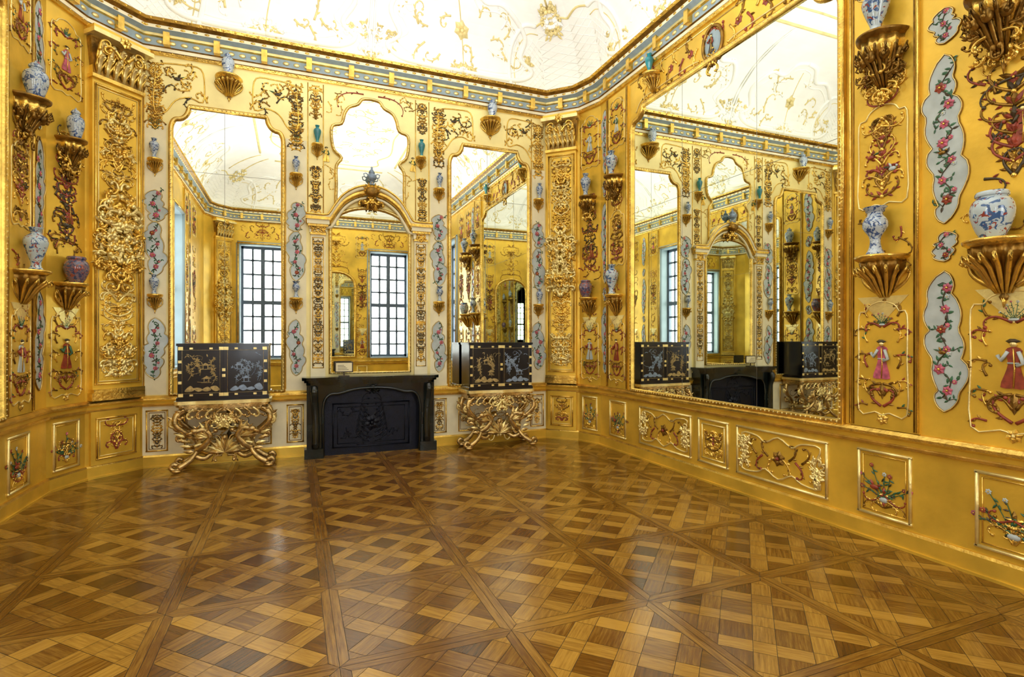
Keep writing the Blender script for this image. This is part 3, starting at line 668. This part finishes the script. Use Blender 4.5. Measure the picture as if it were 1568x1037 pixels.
# ------------------------------------------------------------------ pilasters at chamfers
def pilaster(i,seed):
    F=SF[i];L=SL[i];uc=L/2;hw=L/2-.045; mb=MB(); rg=random.Random(seed); D=.06
    mb.box(F,uc-hw,uc+hw,.89,5.13,0,D,4)
    mb.box(F,uc-hw-.02,uc+hw+.02,.89,.98,0,D+.03,0); mb.box(F,uc-hw-.01,uc+hw+.01,.98,1.02,0,D+.045,0)
    F2=F.sh(D)
    rect(mb,F2,uc-hw+.03,uc+hw-.03,1.08,4.5,.014,0); rect(mb,F2,uc-hw+.06,uc+hw-.06,1.11,4.47,.006,7)
    arab(mb,F2,uc,1.15,2.3,hw-.08,rg,(0,0,7),.013,1.7,leaf=None); arab(mb,F2,uc,3.3,4.45,hw-.08,rg,(0,0,7,6),.013,1.7,leaf=None)
    cluster(mb,F2,uc,2.8,hw+.01,1.1,rg,60,.06,.022,(0,0,7)); cluster(mb,F2,uc,2.8,hw*.6,.7,rg,24,.10,.020,(0,7)); cluster(mb,F2,uc,1.4,hw-.07,.5,rg,16,.03,.016,(0,7)); cluster(mb,F2,uc,3.9,hw-.1,.45,rg,14,.03,.016,(0,7))
    mb.box(F,uc-hw-.02,uc+hw+.02,4.56,4.60,0,D+.04,0)
    mb.prism([(uc-hw+.01,4.6),(uc+hw-.01,4.6),(uc+hw+.03,5.02),(uc-hw-.03,5.02)],F,0,D+.02,6)
    for row,(v0,h,n) in enumerate(((4.6,.2,6),(4.68,.26,5))):
        for k in range(n):
            u=uc+(k-(n-1)/2)*(2*hw/n)
            pp=[F.P(u,v0,D+.02),F.P(u,v0+h*.5,D+.04),F.P(u,v0+h*.85,D+.07),F.P(u,v0+h,D+.12),F.P(u,v0+h*.86,D+.15)]
            mb.tube(pp,[.02,.028,.03,.024,.012],7,6,F.N)
            for sg in (1,-1):
                mb.tube([F.P(u,v0,D+.02),F.P(u+sg*.032,v0+h*.5,D+.05),F.P(u+sg*.045,v0+h*.75,D+.09)],[.012,.014,.006],0,5,F.N)
                mb.tube([F.P(u,v0+h*.3,D+.03),F.P(u+sg*.03,v0+h*.8,D+.07),F.P(u+sg*.035,v0+h*.95,D+.11)],[.01,.012,.005],0,5,F.N)
    for sg in (1,-1):
        for dd in (D+.08,D+.12): scroll(mb,F,uc+sg*.03,4.84,pi/2-sg*.7,.36,-sg*7,.018,0,18,dd)
        scroll(mb,F,uc+sg*(hw-.02),4.86,pi/2+sg*.1,.3,sg*6.5,.018,0,16,D+.1)
    mb.box(F,uc-hw-.06,uc+hw+.06,5.03,5.08,0,D+.14,7); mb.box(F,uc-hw-.04,uc+hw+.04,5.08,5.13,0,D+.1,4)
    flower(mb,F,uc,5.04,.07,0,0,D+.15)
    mb.box(F,uc-hw,uc+hw,.15,.76,0,.03,4); F3=F.sh(.03)
    rect(mb,F3,uc-hw+.06,uc+hw-.06,.22,.68,.012,0); rect(mb,F3,uc-hw+.09,uc+hw-.09,.25,.65,.005,7); arab(mb,F3,uc,.28,.64,hw-.13,rg,(0,1,6),.009,1.3)
    mb.obj('trim_pilaster',[GOLD,RED,GREEN,BLACK,WGOLD,PINK,BRONZE,GOLDP])
for n_,i in enumerate((1,11,5,7)): pilaster(i,50+n_)
# ------------------------------------------------------------------ side wall ornament
def zigpanel(mb,F,u,v0,v1,w,rg,kind=0):
    q=smooth([(u-w,v0),(u-w*.3,v0),(u,v0-.02),(u+w*.3,v0),(u+w,v0),(u+w,(v0+v1)/2),(u+w,v1-.08),(u+w*.7,v1-.05),(u+w*.5,v1),(u,v1+.03),(u-w*.5,v1),(u-w*.7,v1-.05),(u-w,v1-.08),(u-w,(v0+v1)/2)],3)
    mb.tube([F.P(a,b2,.004) for a,b2 in q],.007,7,5,F.N,closed=True)
    H=v1-v0
    if kind==0:
        for sg in (1,-1):
            for t in range(int(H/.10)): scroll(mb,F,u+sg*w*.62,v0+.05+t*.10,(1.1 if t%2 else .2) if sg>0 else (pi-1.1 if t%2 else pi-.2),.14,sg*rg.uniform(3,5)*(1 if t%2 else -1),.0075,rg.choice((0,1,6,6)),9,leaf=rg.choice((0,1,2,6)))
            scroll(mb,F,u+sg*.01,v0+H*.27,-.2 if sg>0 else pi+.2,w*1.0,sg*-4,.010,6,11,leaf=6)
            scroll(mb,F,u+sg*.01,v0+H*.80,.5 if sg>0 else pi-.5,w*.9,sg*-3.5,.009,1,11,leaf=6)
            scroll(mb,F,u+sg*.01,v0+H*.06,.6 if sg>0 else pi-.6,w*1.1,sg*4,.010,1,11,leaf=6)
            scroll(mb,F,u+sg*.01,v0+H*.16,1.0 if sg>0 else pi-1.0,w*.8,sg*-5,.009,6,11,leaf=1)
        fig(mb,F,u,v0+H*.32,H*.36,rg.choice((1,4,5)),rg.choice((4,1,2)))
        bouquet(mb,F,u,v0+H*.82,w*.9,H*.16,rg); leafm(mb,F,u,v0+H*.28,-pi/2,H*.16,w*.3,6,.003,.01)
    else:
        arab(mb,F,u,v0+.03,v1-.03,w*.85,rg,(1,6,6,0),.010,1.3,leaf=None)
        for sg in (1,-1): bird(mb,F.sh(.006),u+sg*w*.45,v0+H*rg.uniform(.3,.7),.10,sg,rg.choice((1,4,3)))
def sideB(F,u,w,seed):
    mb=MB(); rg=random.Random(seed)
    mb.box(F,u-w-.05,u+w+.05,.89,5.1,0,.02,8)
    F2=F.sh(.02)
    for e_ in (-1,1):
        mb.tube([F2.P(u+e_*(w+.04),.9,.004),F2.P(u+e_*(w+.04),5.1,.004)],.012,0,6,F.N); mb.tube([F2.P(u+e_*(w+.015),.9,.002),F2.P(u+e_*(w+.015),5.1,.002)],.006,6,6,F.N)
    zigpanel(mb,F2,u,1.02,1.86,w*.85,rg); zigpanel(mb,F2,u,2.66,3.4,w*.85,rg,1)
    zigpanel(mb,F2,u,4.35,5.0,w*.85,rg,0); arab(mb,F2,u,3.4,3.9,w*.8,rg,(6,1,0),.008,1)
    mb.prism([(u-w*.9,1.93),(u+w*.9,1.93),(u,1.72)],F2,0,.006,7)
    fill(mb,F2,u-w*.8,u+w*.8,2.0,2.6,9,rg,(0,6,6,1),.007)
    flower(mb,F2,u,.97,.05,0,7)
    rect(mb,F,u-w*.9,u+w*.9,.2,.7,.013,7,.006); rect(mb,F,u-w*.75,u+w*.75,.23,.67,.005,0)
    arab(mb,F,u,.25,.45,w*.65,rg,(0,1,6),.007,1.4); bouquet(mb,F,u,.33,w*1.1,.32,rg); bird(mb,F.sh(.01),u-w*.3,.42,.12,1,1)
    mb.obj('trim_gilded_relief',ORN+[WGOLD])
def sideC(F,u,w,seed):
    mb=MB(); rg=random.Random(seed)
    cartouche(mb,F,u,1.08,2.08,w,rg); cartouche(mb,F,u,2.42,3.62,w,rg); cartouche(mb,F,u,2.15,2.36,w*.6,rg); cartouche(mb,F,u,3.7,3.95,w*.7,rg); cartouche(mb,F,u,4.05,5.0,w,rg)
    mb.obj('trim_cartouche_inlay',ORN)
def sideA(F,u,w,seed):
    mb=MB(); rg=random.Random(seed)
    zigpanel(mb,F,u,1.0,1.88,w,rg); fill(mb,F,u-w*.9,u+w*.9,2.0,2.6,9,rg,(0,6,6,1),.007); fill(mb,F,u-w*.8,u+w*.8,2.65,3.3,10,rg,(3,3,1,6),.009)
    fig(mb,F,u+w*.2,2.85,.24,1,3); arab(mb,F,u,2.62,3.4,w*.9,rg,(3,6,1),.010,1.2,leaf=None); arab(mb,F,u,3.4,3.9,w*.8,rg,(3,1,0),.008,1); zigpanel(mb,F,u,4.25,5.0,w,rg)
    mb.prism([(u-w*.9,1.93),(u+w*.9,1.93),(u,1.70)],F,0,.006,7)
    rect(mb,F,u-w*.85,u+w*.85,.2,.7,.013,7); rect(mb,F,u-w*.72,u+w*.72,.23,.67,.005,0); arab(mb,F,u,.25,.5,w*.6,rg,(0,1,6),.008,1.4); bouquet(mb,F,u,.32,w*1.1,.32,rg)
    flower(mb,F,u,.97,.05,0,7)
    mb.obj('trim_gilded_relief',ORN)
sideB(FE,.47,.22,60); sideC(FE,.13,.09,61); sideA(SF[2],.22,.17,62)
sideB(FE,4.24,.22,63); sideC(FE,4.67,.12,64); sideA(FE,5.07,.24,65)
sideB(FW,8.08,.22,66); sideC(FW,8.52,.11,67); sideA(SF[10],.25,.19,68)
sideB(FW,2.75,.22,69); sideA(FW,1.6,.3,70); sideC(FW,2.2,.1,71); sideA(FE,5.75,.2,72); sideA(FE,8.0,.28,73)
for u,sd in ((1.70,74),(3.6,75)): sideA(F6,u,.18,sd)
mb=MB(); rg=random.Random(79)
for (a,b2,c,d) in WIN[6]:
    m_=(a+b2)/2; arab(mb,F6,m_,4.6,5.1,.2,rg,(0,6,1),.012)
    for sg in (1,-1):
        for t in range(4): scroll(mb,F6,m_+sg*(.15+t*.12),4.85,(.9 if t%2 else -.9) if sg>0 else (pi-.9 if t%2 else pi+.9),.30,sg*(4.5 if t%2 else -4.5),.012,(0,6,1)[t%3],12,leaf=0)
arab(mb,F6,cc,3.85,5.05,.4,rg,(0,6,0),.014,1.2)
for sg in (1,-1): cluster(mb,F6,cc+sg*.68,2.2,.07,2.2,rg,24,.02,.016)
mb.obj('trim_gilded_relief',ORN)
for F,uc,sd in ((FE,uR,80),(FW,uL,81)):
    mb=MB(); rg=random.Random(sd)
    for (a,b2) in ((-1.36,-.36),(-.22,.22),(.36,1.38)):
        u0,u1=uc+a,uc+b2; m_=(u0+u1)/2; hw=(u1-u0)/2
        rect(mb,F,u0,u1,.21,.69,.014,7,.006)
        if hw>.3:
            q=smooth([(m_-hw+.06,.27),(m_-hw*.5,.27),(m_-hw*.3,.32),(m_,.25),(m_+hw*.3,.32),(m_+hw*.5,.27),(m_+hw-.06,.27),(m_+hw-.12,.45),(m_+hw-.06,.63),(m_+hw*.5,.63),(m_+hw*.3,.58),(m_,.65),(m_-hw*.3,.58),(m_-hw*.5,.63),(m_-hw+.06,.63),(m_-hw+.12,.45)],3)
            mb.tube([F.P(x,y,.005) for x,y in q],.010,7,5,F.N,closed=True)
            for sg in (1,-1):
                for t in range(5): scroll(mb,F,m_+sg*(.05+.07*t),.45,(.7 if t%2 else -.7) if sg>0 else (pi-.7 if t%2 else pi+.7),.22,sg*(4 if t%2 else -4),.010,(0,6,1,6,0)[t],10,leaf=(0,6,6)[t%3])
                cluster(mb,F,m_+sg*(hw-.09),.45,.05,.3,rg,10,.02,.014,(7,))
            flower(mb,F,m_,.45,.08,6,1)
        else:
            rect(mb,F,u0+.05,u1-.05,.26,.64,.008,7); arab(mb,F,m_,.28,.62,.14,rg,(0,1,6),.009,1.3)
    arab(mb,F,uc,4.78,5.1,.16,rg,(0,6,1),.012)
    mb.ell(F.P(uc,4.86,.0),(.13,.03,.16),9,16,10,(F.U,F.N,Z)); mb.tube([F.P(uc+.15*math.cos(t*pi/12),4.86+.19*math.sin(t*pi/12),.01) for t in range(24)],.020,6,6,F.N,closed=True)
    fig(mb,F.sh(.022),uc,4.76,.2,3,1); cluster(mb,F,uc,4.68,.14,.10,rg,10,.03,.014,(6,0))
    for sg in (1,-1):
        for t in range(10):
            scroll(mb,F,uc+sg*(.25+t*.12),4.93,(.9 if t%2 else -.9) if sg>0 else (pi-.9 if t%2 else pi+.9),.30,sg*(4.5 if t%2 else -4.5),.013,(0,6,1,0,6)[t%5],12,leaf=(0,6,6)[t%3])
            if t%3==1: flower(mb,F,uc+sg*(.25+t*.12),4.92,.055,1)
        for q_,r_ in ((0,.009),(.30,.007)):
            line_=[(uc+sg*a,b2) for a,b2 in (smooth([(.22,4.76),(.4,4.79),(1.2,4.79),(1.35,4.76),(1.45,4.65)],4,False) if q_==0 else [(0,5.09),(1.6,5.09)])]
            mb.tube([F.P(a,b2,.004) for a,b2 in line_],r_,7,5,F.N)
    mb.obj('trim_gilded_relief',ORN+[WGOLD,BLUEF])
# ------------------------------------------------------------------ console tables and lacquer cabinets
CG=mat('console_gilding',(.52,.36,.14),.26,.8,16,.45,.3,50); GL=mat('gold_lacquer',(.42,.31,.12),.4,.3,30,.4)
def console(uc,seed):
    F=BK; mb=MB(); rg=random.Random(seed)
    top=[(uc-.53,.06)]+[(uc+a,d) for a,d in smooth([(-.53,.46),(-.48,.52),(-.3,.50),(-.1,.52),(0,.54),(.1,.52),(.3,.50),(.48,.52),(.53,.46)],3,False)]+[(uc+.53,.06)]
    mb.plan(top,F,.81,.85,1); mb.plan([(uc+(a-uc)*.97,d*.97) for a,d in top],F,.78,.81,0)
    mb.plan([(uc+(a-uc)*.92,d*.90) for a,d in top],F,.72,.78,0)
    Fq=F.sh(.49)
    for s in (1,-1):
        for t in range(5): scroll(mb,Fq,uc+s*(.02+.10*t),.75,-.6 if s>0 else pi+.6,.2,s*-5,.014,t%2,12,.0,leaf=0)
        for (d0,f) in ((.44,1),(.12,.6)):
            pp=smooth([(.42,.74,0),(.50,.68,.03),(.51,.58,.05),(.42,.48,.02),(.31,.38,-.02),(.29,.26,-.03),(.36,.14,.02),(.48,.06,.05)],4,False)
            n=len(pp); mb.tube([F.P(uc+s*a,b2,d0+c*f) for a,b2,c in pp],[.045-.02*math.sin(pi*i/n*.9) for i in range(n)],0,8,F.N)
            mb.tube([F.P(uc+s*a,b2,d0+.04*f) for a,b2 in smooth([(.46,.05),(.52,.035),(.56,.07),(.53,.11),(.49,.09)],3,False)],.026,0,7,F.N)
            mb.ell(F.P(uc+s*.50,.026,d0+.04*f),(.06,.05,.026),0,8,6)
            scroll(mb,F,uc+s*.50,.66,-.6 if s>0 else pi+.6,.22,-s*6.5,.025,1,14,d0+.03*f); scroll(mb,F,uc+s*.36,.42,pi/2-s*1.2,.26,-s*6,.02,0,14,d0,leaf=0)
            scroll(mb,F,uc+s*.32,.30,pi/2+s*1.2,.24,s*6,.018,1,14,d0,leaf=1)
            for t in range(7): leafm(mb,F,uc+s*(.50-.03*t),.60-.06*t,pi/2-s*(.9+.1*t),.12,.05,t%2,d0+.03,.02)
        mb.tube([F.P(uc+s*a,b2,d) for a,b2,d in smooth([(.30,.24,.40),(.22,.30,.44),(.15,.42,.46),(.22,.50,.48),(.30,.48,.50)],4,False)],[.04-.0006*i for i in range(17)],0,8,F.N)
        mb.ell(F.P(uc+s*.31,.49,.5),(.05,.035,.035),0,8,6,(F.U,F.N,Z)); mb.tube([F.P(uc+s*.33,.475,.51),F.P(uc+s*.39,.46,.52)],[.022,.01],0,6,F.N); mb.tube([F.P(uc+s*.29,.52,.5),F.P(uc+s*.25,.57,.49)],[.014,.004],0,5,F.N)
        for t in range(5): leafm(mb,Fq,uc+s*.17,.40,pi/2-s*(.1+t*.35),.22,.06,t%2,-.01,.03)
        mb.tube([F.P(uc+s*a,b2,d) for a,b2,d in smooth([(.32,.18,.42),(.22,.14,.40),(.12,.20,.36),(0,.22,.34)],4,False)],.03,0,8,Z)
        mb.tube([F.P(uc+s*a,b2,d) for a,b2,d in smooth([(.32,.20,.10),(.2,.16,.2),(.05,.22,.32)],4,False)],.026,0,8,Z)
        scroll(mb,Fq,uc+s*.02,.68,-.4 if s>0 else pi+.4,.40,s*-4.5,.022,0,14,-.02,leaf=0)
        for t in range(5): leafm(mb,Fq,uc,.20,(.1+t*.33) if s>0 else pi-(.1+t*.33),.22,.06,t%2,-.08,.03)
    mb.ell(F.P(uc,.27,.37),(.06,.05,.08),0,10,8,(F.U,F.N,Z)); mb.ell(F.P(uc,.38,.39),(.038,.038,.045),0,10,8,(F.U,F.N,Z))
    mb.ell(F.P(uc,.62,.46),(.07,.04,.07),0,10,8,(F.U,F.N,Z))
    cluster(mb,Fq,uc,.64,.14,.12,rg,10,.02,.016,(0,1))
    cluster(mb,F.sh(.36),uc,.25,.18,.18,rg,14,.03,.016,(0,1))
    mb.obj('console_table',[CG,GOLDP])
def cabinet(uc,seed):
    F=BK; mb=MB(); rg=random.Random(seed); d1=.47; w=.49; v0,v1=.852,1.54
    mb.box(F,uc-w,uc+w,v0+.02,v1-.02,.08,d1,0); mb.box(F,uc-w-.012,uc+w+.012,v1-.03,v1,.07,d1+.012,0); mb.box(F,uc-w-.012,uc+w+.012,v0,v0+.04,.07,d1+.012,0)
    Fq=F.sh(d1)
    for s,cm in ((-1,1),(1,2)):
        a,b2=(uc-w+.015,uc-.006) if s<0 else (uc+.006,uc+w-.015)
        mb.box(Fq,a,b2,v0+.05,v1-.04,0,.012,0); F3=F.sh(d1+.012)
        rect(mb,F3,a+.035,b2-.035,v0+.09,v1-.08,.002,1,.001)
        m_=(a+b2)/2
        for k in range(4):
            x0=a+.06+k*.09; pts=smooth([(x0,v0+.12+.03*k%.05),(x0+.06,v0+.15+rg.uniform(0,.06)),(x0+.10,v0+.13),(x0+.05,v0+.11)],3); mb.prism(pts,F3,0,.002,cm)
        for t in range(5):
            pu=rg.uniform(a+.09,b2-.09); pv=rg.uniform(v0+.15,v0+.34)
            pp=smooth([(pu,pv),(pu+rg.uniform(-.04,.04),pv+.08),(pu+rg.uniform(-.07,.07),pv+.15),(pu+rg.uniform(-.05,.05),pv+.2)],4,False)
            mb.tube([F3.P(x,y,.001) for x,y in pp],.003,cm,4,F.N)
            for x,y in pp[3:]:
                for z_ in range(3): leafm(mb,F3,x,y,rg.uniform(0,6.28),.030,.010,cm,.001,.002)
        for t in range(2):
            pu=m_+rg.uniform(-.1,.1);pv=v0+.22+.16*t; mb.box(F3,pu-.03,pu-.02,pv,pv+.04,0,.002,cm); mb.box(F3,pu+.02,pu+.03,pv,pv+.04,0,.002,cm); mb.prism([(pu-.055,pv+.04),(pu+.055,pv+.04),(pu,pv+.075)],F3,0,.003,cm); mb.box(F3,pu-.05,pu+.05,pv-.006,pv,0,.002,cm)
        for t in range(5):
            pu=rg.uniform(a+.08,b2-.08); pv=rg.uniform(v0+.40,v1-.12); leafm(mb,F3,pu,pv,rg.uniform(0,6.28),.04,.012,cm,.001,.002); leafm(mb,F3,pu,pv,rg.uniform(0,6.28),.04,.012,cm,.001,.002)
        fill(mb,F3,a+.08,b2-.08,v0+.2,v1-.15,5,rg,(cm,),.0025)
        ue=a+.012 if s<0 else b2-.012
        for vv in (v0+.22,v0+.345,v0+.47): mb.box(F3,ue-.018,ue+.018,vv-.016,vv+.016,0,.004,3)
        for uu in (a+.13,b2-.13):
            for vv in (v1-.060,v0+.068): mb.box(F3,uu-.018,uu+.018,vv-.011,vv+.011,0,.003,3)
        for (x,y) in ((a+.02,v0+.07),(a+.02,v1-.06),(b2-.02,v0+.07),(b2-.02,v1-.06)): mb.box(F3,x-.025,x+.025,y-.020,y+.020,0,.0035,3)
    for vv in (1.15,1.22): mb.box(F3,uc-.018,uc+.018,vv-.018,vv+.018,0,.006,3)
    mb.obj('lacquer_cabinet',[LACQ,GL,SILV,GOLDP])
for s in (-1,1): console(C0+s*1.81,90+s); cabinet(C0+s*1.81,95+s)
# ------------------------------------------------------------------ world, camera
w=bpy.data.worlds.new('sky'); sc.world=w; w.use_nodes=True
bg=w.node_tree.nodes['Background']; bg.inputs[0].default_value=(.85,.92,1,1); bg.inputs[1].default_value=1.5
cd=bpy.data.cameras.new('camera'); cd.sensor_width=36; cd.lens=36*830/1568; co=bpy.data.objects.new('camera',cd)
co.location=(0,0,1.6); co.rotation_euler=(pi/2,0,-math.radians(21.9)); sc.collection.objects.link(co); sc.camera=co
cd.clip_start=.05
sc.view_settings.view_transform='Standard'; sc.view_settings.look='None'; sc.view_settings.exposure=0
